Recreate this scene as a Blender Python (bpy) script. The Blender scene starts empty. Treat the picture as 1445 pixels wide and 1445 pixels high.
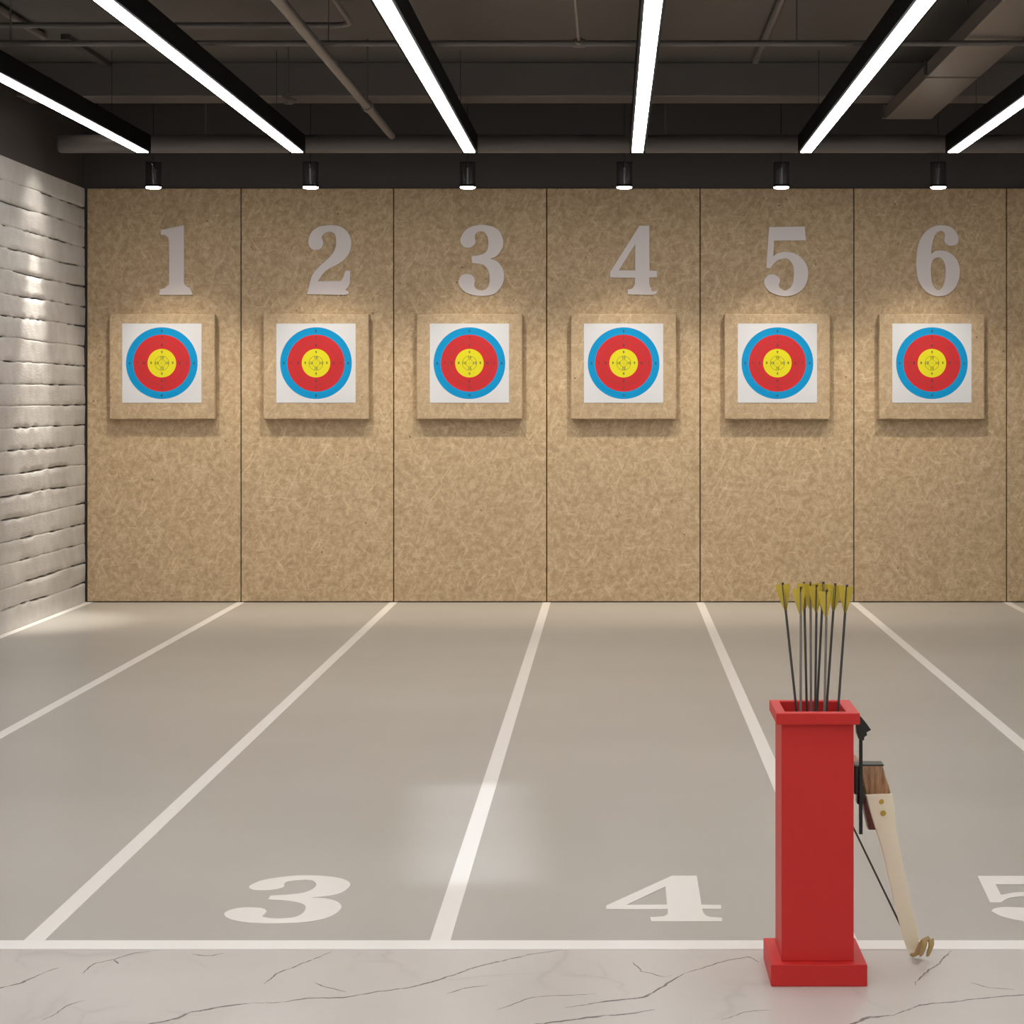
import bpy, bmesh, math, random
from mathutils import Vector, Matrix, noise as mn

random.seed(7)
SC = bpy.context.scene
COL = SC.collection
PI = math.pi

# ---------------------------------------------------------------- camera
# level camera, frontal to the back wall; the frame is shifted (view camera)
F_PX, RES = 2780.0, 1445.0
VPX, VPY, CAM_Z = 862.5, 561.0, 1.63
cam_d = bpy.data.cameras.new('camera')
cam = bpy.data.objects.new('camera', cam_d)
COL.objects.link(cam)
cam.location = (0, 0, CAM_Z)
cam.rotation_euler = (PI/2, 0, 0)
cam_d.sensor_width = 36
cam_d.lens = F_PX/RES*36
cam_d.shift_x = (RES/2-VPX)/RES
cam_d.shift_y = (VPY-RES/2)/RES
cam_d.clip_end = 100
SC.camera = cam

def P(px, py, d):
    """survey helper: a point seen at px,py standing d metres from the camera"""
    return Vector(((px-VPX)*d/F_PX, d, CAM_Z-(py-VPY)*d/F_PX))
def G(px, py):
    """point on the floor"""
    d = F_PX*CAM_Z/(py-VPY)
    return Vector(((px-VPX)*d/F_PX, d, 0))

WALL_Y = 15.68
LEFT_X = -4.18
RIGHT_X = 4.42
REAR_Y = -1.2
CEIL_Z = 4.0
PANEL_TOP = 3.294
W_SC = F_PX/WALL_Y
def wx(px): return (px-VPX)/W_SC
def wz(py): return CAM_Z-(py-VPY)/W_SC

# ---------------------------------------------------------------- materials
def mat(name, color=(.5,.5,.5), rough=.5, metal=0, spec=.5, emit=None, strength=0, coat=0):
    m = bpy.data.materials.new(name); m.use_nodes = True
    b = m.node_tree.nodes['Principled BSDF']
    b.inputs['Base Color'].default_value = (*color, 1)
    b.inputs['Roughness'].default_value = rough
    b.inputs['Metallic'].default_value = metal
    b.inputs['Specular IOR Level'].default_value = spec
    if coat: b.inputs['Coat Weight'].default_value = coat; b.inputs['Coat Roughness'].default_value = .15
    if emit:
        b.inputs['Emission Color'].default_value = (*emit, 1)
        b.inputs['Emission Strength'].default_value = strength
    return m
class NT:
    def __init__(s, m): s.t = m.node_tree; s.b = s.t.nodes['Principled BSDF']
    def n(s, typ, **kw):
        nd = s.t.nodes.new(typ)
        for k, v in kw.items():
            if k.startswith('i_'):
                key = k[2:].replace('_', ' ')
                nd.inputs[int(key) if key.isdigit() else key].default_value = v
            else: setattr(nd, k, v)
        return nd
    def l(s, a, b): s.t.links.new(a, b)
    def ramp(s, fac, stops, interp='LINEAR'):
        r = s.n('ShaderNodeValToRGB'); r.color_ramp.interpolation = interp
        e = r.color_ramp.elements
        while len(e) < len(stops): e.new(.5)
        for el, (p, c) in zip(e, stops):
            el.position = p; el.color = (*c, 1) if len(c) == 3 else c
        s.l(fac, r.inputs[0]); return r.outputs[0]
    def mix(s, fac, a, b, blend='MIX'):
        m = s.n('ShaderNodeMix', data_type='RGBA', blend_type=blend)
        for sock, v in ((m.inputs[0], fac), (m.inputs[6], a), (m.inputs[7], b)):
            if hasattr(v, 'links'): s.l(v, sock)
            elif isinstance(v, tuple): sock.default_value = (*v, 1)
            else: sock.default_value = v
        return m.outputs[2]
    def mapping(s, src, scale=(1,1,1), rot=(0,0,0), loc=(0,0,0)):
        m = s.n('ShaderNodeMapping'); m.inputs['Scale'].default_value = scale
        m.inputs['Rotation'].default_value = rot; m.inputs['Location'].default_value = loc
        s.l(src, m.inputs[0]); return m.outputs[0]
    def noise(s, vec, scale, detail=4, rough=.55, dist=0):
        n = s.n('ShaderNodeTexNoise'); n.inputs['Scale'].default_value = scale
        n.inputs['Detail'].default_value = detail; n.inputs['Roughness'].default_value = rough
        n.inputs['Distortion'].default_value = dist
        s.l(vec, n.inputs['Vector']); return n.outputs['Fac']
    def bump(s, h, strength=.3, dist=.01):
        b = s.n('ShaderNodeBump'); b.inputs['Strength'].default_value = strength
        b.inputs['Distance'].default_value = dist
        s.l(h, b.inputs['Height']); s.l(b.outputs[0], s.b.inputs['Normal'])
def pos(nt): return nt.n('ShaderNodeNewGeometry').outputs['Position']

def chipboard(name, base, dark, light, flecks=True):
    m = mat(name, base, .62, spec=.3); nt = NT(m); p = pos(nt)
    wob = nt.n('ShaderNodeVectorMath', operation='MULTIPLY_ADD')
    nz = nt.n('ShaderNodeTexNoise'); nz.inputs['Scale'].default_value = 7; nt.l(p, nz.inputs['Vector'])
    nt.l(nz.outputs['Color'], wob.inputs[0]); wob.inputs[1].default_value = (.08, .08, .08); nt.l(p, wob.inputs[2])
    w = wob.outputs[0]
    cloud = nt.noise(w, 24, 5, .6)
    col = nt.ramp(cloud, [(.3, dark), (.52, base), (.75, light)])
    strands = None
    for k, (ang, sc) in enumerate(((.5, 1.), (1.6, 1.15), (2.6, .9), (-.35, 1.3))):
        v = nt.mapping(w, (70*sc, 1, 9*sc), (0, 0, 0))
        r = nt.mapping(w, (1, 1, 1), (0, ang, 0), (k*3.1, 0, k*1.7))
        v = nt.mapping(r, (66*sc, 1, 5.5*sc))
        f = nt.noise(v, 1.0, 1.5, .4)
        li = nt.ramp(f, [(.655, (0,0,0)), (.72, (1,1,1))])
        da = nt.ramp(f, [(.27, (1,1,1)), (.34, (0,0,0))])
        a = nt.n('ShaderNodeMath', operation='MULTIPLY', i_1=.32); nt.l(li, a.inputs[0])
        col = nt.mix(a.outputs[0], col, tuple(min(1, c*1.3) for c in light))
        a2 = nt.n('ShaderNodeMath', operation='MULTIPLY', i_1=.28); nt.l(da, a2.inputs[0])
        col = nt.mix(a2.outputs[0], col, dark)
    fine = nt.noise(p, 95, 3, .6)
    g = nt.ramp(fine, [(.25, (.84,.83,.82)), (.75, (1.15,1.15,1.15))])
    col = nt.mix(1.0, col, g, 'MULTIPLY')
    if flecks:
        vo = nt.n('ShaderNodeTexVoronoi'); vo.inputs['Scale'].default_value = 8.5; nt.l(p, vo.inputs['Vector'])
        sp = nt.ramp(vo.outputs['Distance'], [(.045, (1,1,1)), (.085, (0,0,0))])
        nm = nt.noise(p, 2.3, 1)
        gate = nt.ramp(nm, [(.5, (0,0,0)), (.56, (.8,.8,.8))])
        ml = nt.n('ShaderNodeMath', operation='MULTIPLY'); nt.l(sp, ml.inputs[0]); nt.l(gate, ml.inputs[1])
        col = nt.mix(ml.outputs[0], col, tuple(c*.3 for c in dark))
    nt.l(col, nt.b.inputs['Base Color'])
    nt.bump(fine, .25, .004)
    return m

M = {}
M['panel'] = chipboard('chipboard', (.47,.345,.21), (.36,.25,.145), (.57,.44,.29))
M['block'] = chipboard('target_foam', (.44,.325,.205), (.37,.265,.16), (.49,.375,.24), True)
M['panel_edge'] = mat('panel_edge', (.09,.06,.035), .8)
M['dark_wall'] = mat('dark_wall_paint', (.052,.043,.040), .6)
M['ceiling'] = mat('ceiling_paint', (.075,.068,.064), .55)
M['steel'] = mat('painted_steel', (.13,.113,.105), .33, spec=.6)
M['duct'] = mat('duct_metal', (.17,.145,.13), .36, spec=.6)
M['pipe'] = mat('pipe_paint', (.115,.10,.095), .38, spec=.5)
M['black'] = mat('black_housing', (.002,.002,.002), .6, spec=.05)
M['blackgloss'] = mat('black_plastic', (.012,.014,.014), .3)
M['cable'] = mat('black_cable', (.01,.01,.01), .6)
M['diffuser'] = mat('lit_diffuser', (.8,.8,.8), .4, emit=(1,.995,.975), strength=18)
M['lens'] = mat('lit_lens', (.8,.8,.8), .4, emit=(1,.93,.82), strength=30)
M['rod'] = mat('brushed_rod', (.22,.22,.22), .35, metal=.6)
M['rear'] = mat('rear_wall_paint', (.8,.78,.75), .7)
M['numeral'] = mat('brushed_numeral', (.66,.60,.595), .42, spec=.5)
M['line'] = mat('white_line_paint', (.83,.79,.745), .3)
M['curb'] = mat('white_border', (.86,.83,.79), .3)
M['paper'] = mat('target_paper', (.60,.605,.635), .6, spec=.2)
M['blue'] = mat('target_blue', (.0,.255,.55), .6, spec=.2)
M['red_ring'] = mat('target_red', (.50,.025,.03), .6, spec=.2)
M['yellow'] = mat('target_yellow', (.65,.59,.016), .6, spec=.2)
M['ink'] = mat('target_ink', (.03,.03,.03), .6)
M['ink_line'] = mat('target_ring_line', (.20,.03,.03), .6)
M['gold_line'] = mat('target_gold_line', (.22,.2,.02), .6)
M['red'] = mat('red_lacquer', (.60,.028,.026), .48, spec=.3)
M['shaft'] = mat('carbon_shaft', (.055,.055,.052), .35)
M['shaft_grey'] = mat('grey_shaft', (.20,.18,.165), .35)
M['vane'] = mat('yellow_vane', (.56,.42,.045), .45)
M['nock'] = mat('nock_black', (.04,.035,.03), .4)
M['limb'] = mat('cream_limb', (.90,.82,.64), .4)
M['tipwood'] = mat('tip_wood', (.42,.30,.12), .45)
M['brass'] = mat('brass', (.55,.38,.06), .35, metal=.8)
M['string'] = mat('bow_string', (.04,.028,.022), .6)
M['metal'] = mat('point_steel', (.4,.4,.4), .3, metal=1)

# smoked glass for the lamp shades
m = mat('smoked_glass', (.02,.02,.02), .12); nt = NT(m)
tr = nt.n('ShaderNodeBsdfTransparent'); tr.inputs[0].default_value = (.86,.86,.86,1)
mx = nt.n('ShaderNodeMixShader'); mx.inputs[0].default_value = .10
nt.l(tr.outputs[0], mx.inputs[1]); nt.l(nt.b.outputs[0], mx.inputs[2])
nt.l(mx.outputs[0], nt.t.nodes['Material Output'].inputs[0]); M['smoked'] = m

# brown riser wood
m = mat('riser_wood', (.3,.14,.06), .38); nt = NT(m); p = pos(nt)
f = nt.noise(nt.mapping(p, (60, 30, 4), (0, .2, 0)), 1.6, 3)
nt.l(nt.ramp(f, [(.3, (.17,.07,.03)), (.5, (.33,.165,.07)), (.72, (.45,.25,.12))]), nt.b.inputs['Base Color']); M['wood'] = m
m = mat('riser_redwood', (.2,.05,.03), .4); nt = NT(m); p = pos(nt)
f = nt.noise(nt.mapping(p, (50, 30, 4)), 1.6, 3)
nt.l(nt.ramp(f, [(.3, (.12,.03,.02)), (.7, (.26,.085,.05))]), nt.b.inputs['Base Color']); M['redwood'] = m

# white painted blockwork
m = mat('white_blockwork', (.62,.585,.545), .36, spec=.5); nt = NT(m); p = pos(nt)
f = nt.noise(p, 3.0, 5, .6)
c = nt.ramp(f, [(.3, (.46,.438,.412)), (.7, (.60,.575,.548))])
nt.l(c, nt.b.inputs['Base Color'])
h = nt.noise(nt.mapping(p, (1, 6, 14)), 7, 6, .65)
nt.bump(h, .35, .012)
M['block_wall'] = m

# lane floor: polished grey screed
m = mat('grey_floor', (.40,.365,.325), .3, spec=.5); nt = NT(m); p = pos(nt)
f = nt.noise(nt.mapping(p, (.55, .9, 1), loc=(.37,.21,.43)), 1.0, 2, .5)
c = nt.ramp(f, [(.0, (.37,.346,.313)), (1, (.49,.462,.42))])
nt.l(c, nt.b.inputs['Base Color'])
r = nt.noise(p, .7, 3)
rr = nt.n('ShaderNodeMapRange', i_1=.0, i_2=1., i_3=.22, i_4=.40); nt.l(r, rr.inputs[0])

M['floor'] = m

# marble with dark diagonal veins
m = mat('white_marble', (.66,.61,.57), .28, spec=.5); nt = NT(m); p = pos(nt)
def vein(scale, rot, thick, loc, dist, gate_scale, gate):
    nz = nt.n('ShaderNodeTexNoise'); nz.inputs['Scale'].default_value = dist[0]; nz.inputs['Detail'].default_value = 6
    nt.l(p, nz.inputs['Vector'])
    va = nt.n('ShaderNodeVectorMath', operation='MULTIPLY_ADD'); nt.l(nz.outputs['Color'], va.inputs[0])
    va.inputs[1].default_value = (dist[1],)*3; nt.l(p, va.inputs[2])
    v = nt.mapping(va.outputs[0], scale, (0, 0, rot), loc)
    vo = nt.n('ShaderNodeTexVoronoi', feature='DISTANCE_TO_EDGE'); vo.inputs['Scale'].default_value = 1
    nt.l(v, vo.inputs['Vector'])
    lin = nt.ramp(vo.outputs[0], [(0, (1,1,1)), (thick, (.25,.25,.25)), (thick*3, (0,0,0))])
    g = nt.ramp(nt.noise(p, gate_scale, 3), [(gate, (0,0,0)), (gate+.14, (1,1,1))])
    mu = nt.n('ShaderNodeMath', operation='MULTIPLY'); nt.l(lin, mu.inputs[0]); nt.l(g, mu.inputs[1])
    return mu.outputs[0]
base = nt.ramp(nt.noise(p, 1.6, 5, .6), [(.2, (.52,.475,.44)), (.8, (.60,.555,.517))])
v1 = vein((1.15, .55, 1), -.95, .016, (.35, .1, 0), (1.7, .55), 1.1, .40)
v2 = vein((2.6, 1.5, 1), -.8, .012, (1.3, .6, 0), (3, .35), 1.7, .50)
sm = nt.n('ShaderNodeMath', operation='MULTIPLY', i_1=.22); nt.l(v1, sm.inputs[0])
sm2 = nt.n('ShaderNodeMath', operation='MULTIPLY', i_1=.3); nt.l(v2, sm2.inputs[0])
c = nt.mix(sm.outputs[0], base, (.20,.18,.165)); c = nt.mix(sm2.outputs[0], c, (.28,.25,.23))
nt.l(c, nt.b.inputs['Base Color']); M['marble'] = m

# ---------------------------------------------------------------- mesh helpers
def box(bm, lo, hi, mi=0):
    x0,y0,z0 = lo; x1,y1,z1 = hi
    v = [bm.verts.new(c) for c in ((x0,y0,z0),(x1,y0,z0),(x1,y1,z0),(x0,y1,z0),(x0,y0,z1),(x1,y0,z1),(x1,y1,z1),(x0,y1,z1))]
    for f in ((0,3,2,1),(4,5,6,7),(0,1,5,4),(1,2,6,5),(2,3,7,6),(3,0,4,7)):
        bm.faces.new([v[i] for i in f]).material_index = mi
    return v
def loft(bm, rings, closed=True, caps=True, mi=0):
    vs = [[bm.verts.new(c) for c in r] for r in rings]
    n = len(rings[0])
    for a, b in zip(vs, vs[1:]):
        for i in range(n if closed else n-1):
            j = (i+1) % n
            bm.faces.new((a[i], a[j], b[j], b[i])).material_index = mi
    if caps:
        bm.faces.new(list(reversed(vs[0]))).material_index = mi
        bm.faces.new(vs[-1]).material_index = mi
    return vs
def frame_of(t):
    t = t.normalized()
    a = Vector((0,0,1)) if abs(t.z) < .9 else Vector((1,0,0))
    u = t.cross(a).normalized(); return u, t.cross(u).normalized()
def tube(bm, pts, r, n=16, caps=True, mi=0):
    pts = [Vector(p) for p in pts]
    rs = r if isinstance(r, (list, tuple)) else [r]*len(pts)
    u = None; rings = []
    for i, p in enumerate(pts):
        t = (pts[min(i+1, len(pts)-1)]-pts[max(i-1, 0)]).normalized()
        if u is None: u, w = frame_of(t)
        else:
            u = (u-t*u.dot(t)).normalized(); w = t.cross(u)
        w = t.cross(u)
        rings.append([p+(u*math.cos(2*PI*k/n)+w*math.sin(2*PI*k/n))*rs[i] for k in range(n)])
    loft(bm, rings, caps=caps, mi=mi)
def lathe(bm, prof, n=32, c=(0,0,0), mi=0, caps=True):
    loft(bm, [[Vector((c[0]+r*math.cos(2*PI*k/n), c[1]+r*math.sin(2*PI*k/n), c[2]+z)) for k in range(n)] for r, z in prof], caps=caps, mi=mi)
def obj(name, bm, mats, parent=None, loc=None, smooth=False, bevel=0, seg=2):
    me = bpy.data.meshes.new(name)
    bmesh.ops.recalc_face_normals(bm, faces=bm.faces[:])
    bm.to_mesh(me); bm.free()
    o = bpy.data.objects.new(name, me)
    for mm in (mats if isinstance(mats, (list, tuple)) else [mats]): me.materials.append(mm)
    COL.objects.link(o)
    if parent: o.parent = parent
    if loc: o.location = loc
    if smooth:
        for p in me.polygons: p.use_smooth = True
        try: me.set_sharp_from_angle(angle=math.radians(38))
        except Exception: pass
    if bevel:
        b = o.modifiers.new('bevel', 'BEVEL'); b.width = bevel; b.segments = seg; b.limit_method = 'ANGLE'; b.angle_limit = math.radians(40)
    return o
def tag(o, label=None, cat=None, group=None, kind=None):
    if label: o['label'] = label
    if cat: o['category'] = cat
    if group: o['group'] = group
    if kind: o['kind'] = kind
    return o
def thing(name, label, cat, loc=(0,0,0), group=None):
    o = bpy.data.objects.new(name, None); o.empty_display_size = .1
    COL.objects.link(o); o.location = loc
    return tag(o, label, cat, group)
def struct(name, bm, m, label, **kw):
    return tag(obj(name, bm, m, **kw), label, None, None, 'structure')
def quick_box(lo, hi):
    bm = bmesh.new(); box(bm, lo, hi); return bm
def copy_tree(o, parent=None):
    c = o.copy(); COL.objects.link(c)
    if parent: c.parent = parent
    for ch in list(o.children): copy_tree(ch, c)
    return c

def outline(points):
    """points (x, y[, 1 = corner]); smooth runs become Catmull-Rom curves"""
    pts = [(p[0], p[1], len(p) > 2) for p in points]; n = len(pts); out = []
    for i in range(n):
        p1, p2 = pts[i], pts[(i+1) % n]
        out.append((p1[0], p1[1]))
        if p1[2] and p2[2]: continue
        p0 = p1 if p1[2] else pts[i-1]
        p3 = p2 if p2[2] else pts[(i+2) % n]
        for k in range(1, 6):
            t = k/6
            q = []
            for a in (0, 1):
                q.append(.5*(2*p1[a]+(p2[a]-p0[a])*t+(2*p0[a]-5*p1[a]+4*p2[a]-p3[a])*t*t+(3*p1[a]-p0[a]-3*p2[a]+p3[a])*t**3))
            out.append(tuple(q))
    return out
def shape_mesh(loops, thick, bevel=0):
    """loops of 2D points -> filled mesh data, lying in XY, thickness along Z"""
    cu = bpy.data.curves.new('shape', 'CURVE'); cu.dimensions = '2D'; cu.fill_mode = 'BOTH'
    cu.extrude = thick/2; cu.bevel_depth = bevel; cu.bevel_resolution = 1
    for lp in loops:
        s = cu.splines.new('POLY'); s.points.add(len(lp)-1); s.use_cyclic_u = True
        for q, (x, y) in zip(s.points, lp): q.co = (x, y, 0, 1)
    t = bpy.data.objects.new('shape', cu); COL.objects.link(t)
    me = bpy.data.meshes.new_from_object(t.evaluated_get(bpy.context.evaluated_depsgraph_get()))
    bpy.data.objects.remove(t); bpy.data.curves.remove(cu)
    return me
def text_mesh(body, size):
    cu = bpy.data.curves.new('text', 'FONT'); cu.body = body; cu.size = size
    cu.align_x = 'CENTER'; cu.align_y = 'CENTER'; cu.offset = size*.02; cu.resolution_u = 3
    t = bpy.data.objects.new('text', cu); COL.objects.link(t)
    me = bpy.data.meshes.new_from_object(t.evaluated_get(bpy.context.evaluated_depsgraph_get()))
    bpy.data.objects.remove(t); bpy.data.curves.remove(cu)
    return me

# ---------------------------------------------------------------- setting
EDGE_FAR = 5.905; EDGE_NEAR = 5.812
bm = quick_box((LEFT_X-.3, EDGE_FAR, -.1), (RIGHT_X+.3, WALL_Y+.3, 0))
struct('floor', bm, M['floor'], 'polished grey lane floor running to the target wall')
m = mat('marble_vein', (.17,.15,.14), .28, spec=.5); nt = NT(m)
f = nt.noise(pos(nt), 30, 4, .65)
a_ = nt.ramp(f, [(.32, (.15,.15,.15)), (.62, (.85,.85,.85))])
tr = nt.n('ShaderNodeBsdfTransparent'); mx = nt.n('ShaderNodeMixShader')
nt.l(a_, mx.inputs[0]); nt.l(tr.outputs[0], mx.inputs[1]); nt.l(nt.b.outputs[0], mx.inputs[2])
nt.l(mx.outputs[0], nt.t.nodes['Material Output'].inputs[0]); M['vein'] = m
VEINS = [
 (1.0, [(-30,1402),(0,1394.6),(29,1386),(63,1373)]), (.6, [(63,1373),(85,1366)]),
 (.7, [(114,1374),(136,1359),(160,1354),(189,1345),(223,1341)]), (.9, [(160,1354),(168,1360)]), (.7, [(271,1347),(300,1349),(315,1345)]),
 (1.6, [(180,1452),(213,1444),(252,1437),(271,1428),(310,1421),(354,1416)]), (1.1, [(354,1416),(402,1414),(436,1409),(484,1407),(523,1402),(581,1393),(630,1379),(678,1364),(700,1358),(746,1347),(798,1340)]),
 (.8, [(373,1389),(392,1374),(421,1362),(446,1352),(467,1343)]), (.6, [(443,1387),(460,1393),(489,1400)]), (.8, [(632,1403),(654,1396),(688,1391)]),
 (.6, [(700,1425),(752,1407),(803,1404),(842,1402)]), (1.3, [(798,1422),(849,1414.5),(906,1407),(942,1391),(968,1373)]), (.8, [(968,1373),(1009,1360),(1056,1350),(1071,1358)]),
 (1.5, [(720,1452),(757,1445),(803,1440),(870,1432.6),(924,1425)]), (.6, [(891,1358),(906,1371),(937,1378),(947,1376)]),
 (1.8, [(1180,1455),(1200,1445),(1226,1435),(1262,1432.5)]), (1.1, [(1262,1432.5),(1298,1418),(1334,1414.5),(1383,1409),(1445,1404),(1500,1394)]),
 (.6, [(1373,1386),(1396,1394),(1432,1396.5)]), (.7, [(1342,1342),(1326,1358),(1303,1373),(1293,1391)]), (.5, [(1020,1440),(1050,1428),(1085,1425)]), (.5, [(60,1440),(95,1420),(120,1412)])]
bm = quick_box((LEFT_X-.3, REAR_Y-.3, -.1), (RIGHT_X+.3, EDGE_NEAR, 0))
rv = random.Random(3)
for vi, (wd, pl) in enumerate(VEINS):
    pts = [G(*q) for q in pl]; fine = []
    for a_, c_ in zip(pts, pts[1:]):
        n_ = max(2, int((c_-a_).length/.008))
        for k in range(n_): fine.append(a_.lerp(c_, k/n_))
    fine.append(pts[-1]); n_ = len(fine); L_, R_ = [], []
    for k, q in enumerate(fine):
        t_ = (fine[min(k+1, n_-1)]-fine[max(k-1, 0)]).normalized(); pr = Vector((-t_.y, t_.x, 0))
        q = q+pr*(.010*mn.noise(Vector((q.x*9, q.y*9, vi)))+.005*mn.noise(Vector((q.x*40, q.y*40, vi))))
        w_ = .0042*wd*(.55+.9*abs(mn.noise(Vector((k*.09, vi*3, 0)))))*min(1, 4*k/n_+.15, 4*(n_-1-k)/n_+.15)+.0006
        L_.append(bm.verts.new(q+pr*w_+Vector((0,0,.0003)))); R_.append(bm.verts.new(q-pr*w_+Vector((0,0,.0003))))
    for k in range(n_-1): bm.faces.new((R_[k], R_[k+1], L_[k+1], L_[k])).material_index = 1
struct('marble_floor', bm, [M['marble'], M['vein']], 'white veined marble floor at the shooting line')
bm = quick_box((LEFT_X-.3, EDGE_NEAR, -.1), (RIGHT_X+.3, EDGE_FAR, .004))
struct('trim_1', bm, M['curb'], 'white border strip between marble and grey lane floor', bevel=.002)
bm = quick_box((LEFT_X-.3, REAR_Y-.3, CEIL_Z), (RIGHT_X+.3, WALL_Y+.3, CEIL_Z+.15))
struct('ceiling', bm, M['ceiling'], 'dark painted open ceiling slab')
bm = quick_box((LEFT_X-.3, WALL_Y+.03, 0), (RIGHT_X+.3, WALL_Y+.3, CEIL_Z))
struct('wall_back', bm, M['dark_wall'], 'dark back wall above the chipboard panels')
bm = quick_box((RIGHT_X, REAR_Y, 0), (RIGHT_X+.3, WALL_Y+.03, CEIL_Z))
struct('wall_right', bm, M['rear'], 'plain pale right wall')
bm = quick_box((LEFT_X-.3, REAR_Y-.3, 0), (RIGHT_X+.3, REAR_Y, CEIL_Z))
struct('wall_rear', bm, M['rear'], 'plain pale wall behind the shooting line')
bm = quick_box((LEFT_X-.3, REAR_Y, 0), (LEFT_X-.03, WALL_Y+.03, CEIL_Z))
struct('wall_left', bm, M['dark_wall'], 'dark painted left wall above the white blockwork')

# white blockwork facing of the left wall, real grooves between the courses
bm = bmesh.new()
COURSE = .1568; NC = 21; TOPZ = PANEL_TOP
ys = [REAR_Y+i*.5 for i in range(22)]
y = ys[-1]+.1
while y < WALL_Y: ys.append(y); y += .022
ys.append(WALL_Y)
fr = [-.08, -.045, -.02, 0, .02, .045, .08, .3, .5, .7]
rows = []
for k in range(NC):
    for f in fr: rows.append((k, f))
grid = []
for yy in ys:
    line = []
    for k, f in rows:
        z = TOPZ-(k+f)*COURSE
        if k > 0 or f > .2:
            kk = k if f < .29 else None
            jit = .012*mn.noise(Vector((yy*.9, k*3.7, 1)))+.005*mn.noise(Vector((yy*9, k*1.7, 5)))
            if f < .29: z += jit
        if k == 0 and f < .29: z = TOPZ-abs(f)*.02-(.001*fr.index(f))
        x = LEFT_X-.010+.006*mn.noise(Vector((yy*1.3, z*5, 2)))+.003*mn.noise(Vector((yy*11, z*14, 7)))
        if f < .29 and k > 0:
            g = max(0, 1-abs(f)/.05)
            gate = mn.noise(Vector((yy*1.7, k*5.3, 9)))+.8*mn.noise(Vector((yy*7, k*2.3, 4)))
            dep = .006+.055*max(0, min(1, (gate+.08)*2.2))
            x -= g*dep
            if f > 0.03: x += .004*max(0, mn.noise(Vector((yy*6, k*4.1, 3))))
        x = min(x, LEFT_X+.002)
        line.append(Vector((x, yy, max(z, 0.0))))
    line.append(Vector((LEFT_X-.008, yy, 0)))
    grid.append([bm.verts.new(v) for v in line])
for a, b in zip(grid, grid[1:]):
    for i in range(len(a)-1):
        bm.faces.new((a[i], a[i+1], b[i+1], b[i]))
# top ledge back to the wall behind
for a, b in zip(grid, grid[1:]):
    pa = Vector((LEFT_X-.05, a[0].co.y, TOPZ)); pb = Vector((LEFT_X-.05, b[0].co.y, TOPZ))
    bm.faces.new((a[0], b[0], bm.verts.new(pb), bm.verts.new(pa)))
struct('wall_left_blockwork', bm, M['block_wall'], 'white painted rough blockwork of the left wall', smooth=False)
for p in bpy.data.objects['wall_left_blockwork'].data.polygons: p.use_smooth = True

# beam across the ceiling
bm = quick_box((LEFT_X-.03, 13.93, 3.76), (RIGHT_X, 14.27, CEIL_Z))
struct('trim_2', bm, M['steel'], 'deep dark beam crossing the ceiling before the target wall', bevel=.006)

# ---------------------------------------------------------------- wall panels
names = ['one','two','three','four','five','six']
seams = [122, 340, 555.5, 771.5, 988, 1205, 1420.5, 1637]
bm0 = None
def panel_mesh(w, h):
    b = bmesh.new()
    box(b, (-w/2, 0, 0), (w/2, .028, h))
    return b
for i in range(7):
    x0, x1 = wx(seams[i])+.004, wx(seams[i+1])-.004
    if i == 0: x0 += .003
    lab = ('tall chipboard wall panel behind the target under numeral %d' % (i+1)) if i < 6 else 'chipboard wall panel cut off by the right edge, beyond lane 6'
    o = obj('wall_panel', panel_mesh(x1-x0, PANEL_TOP-.008), [M['panel']], loc=((x0+x1)/2, WALL_Y, .008), bevel=.004)
    tag(o, lab, 'panel', 'chipboard panels of the target wall')

# ---------------------------------------------------------------- numerals on the wall
D = {}
D[1] = ((210,310), [[(210,180,1),(600,95,1),(600,1070,1),(632,1122),(705,1165,1),(750,1275,1),(180,1275,1),(200,1183,1),(275,1165),(352,1095,1),(350,380,1),(334,310),(280,262),(215,258,1)]])
D[2] = ((420,310), [[(165,1265,1),(215,1060),(260,930),(370,800),(480,700),(570,610),(630,520),(660,420),(655,310),(625,240),(550,205),(470,225),(415,290),(430,350),(440,410),(400,490),(310,515),(230,490),(190,410),(195,320),(245,210),(350,130),(480,100),(600,95),(740,125),(850,210),(905,330),(910,430),(880,560),(810,660),(700,745),(540,830),(440,910),(340,1050,1),(740,1045,1),(785,970),(815,870,1),(895,870,1),(890,1050),(870,1130),(810,1190,1),(870,1230,1),(860,1265),(790,1275,1)]])
D[3] = ((630,310), [[(735,665,1),(850,620),(930,520),(965,420),(950,300),(890,190),(780,120),(600,90),(430,120),(310,200),(245,320),(250,400),(310,465),(390,475),(470,430),(495,370),(480,290),(510,225),(590,195),(660,225),(705,310),(715,400),(705,490),(660,560),(580,600),(430,625,1),(440,735,1),(520,745),(620,765),(690,830),(730,930),(735,1050),(715,1130),(670,1185),(590,1205),(510,1180),(470,1110),(485,1030),(440,950),(340,925),(250,960),(210,1050),(225,1120),(310,1220),(440,1275),(600,1295),(740,1280),(850,1235),(950,1100),(980,950),(950,820),(860,710)]])
D[4] = ((845,310), [[(690,105,1),(855,105,1),(860,870,1),(985,870,1),(985,980,1),(855,980,1),(855,1100,1),(885,1170),(900,1222,1),(985,1215,1),(970,1258),(900,1275,1),(495,1270,1),(495,1185,1),(570,1170),(615,1090,1),(615,985,1),(195,985,1),(195,890,1)],[(620,410,1),(620,865,1),(335,865,1)]])
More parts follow.
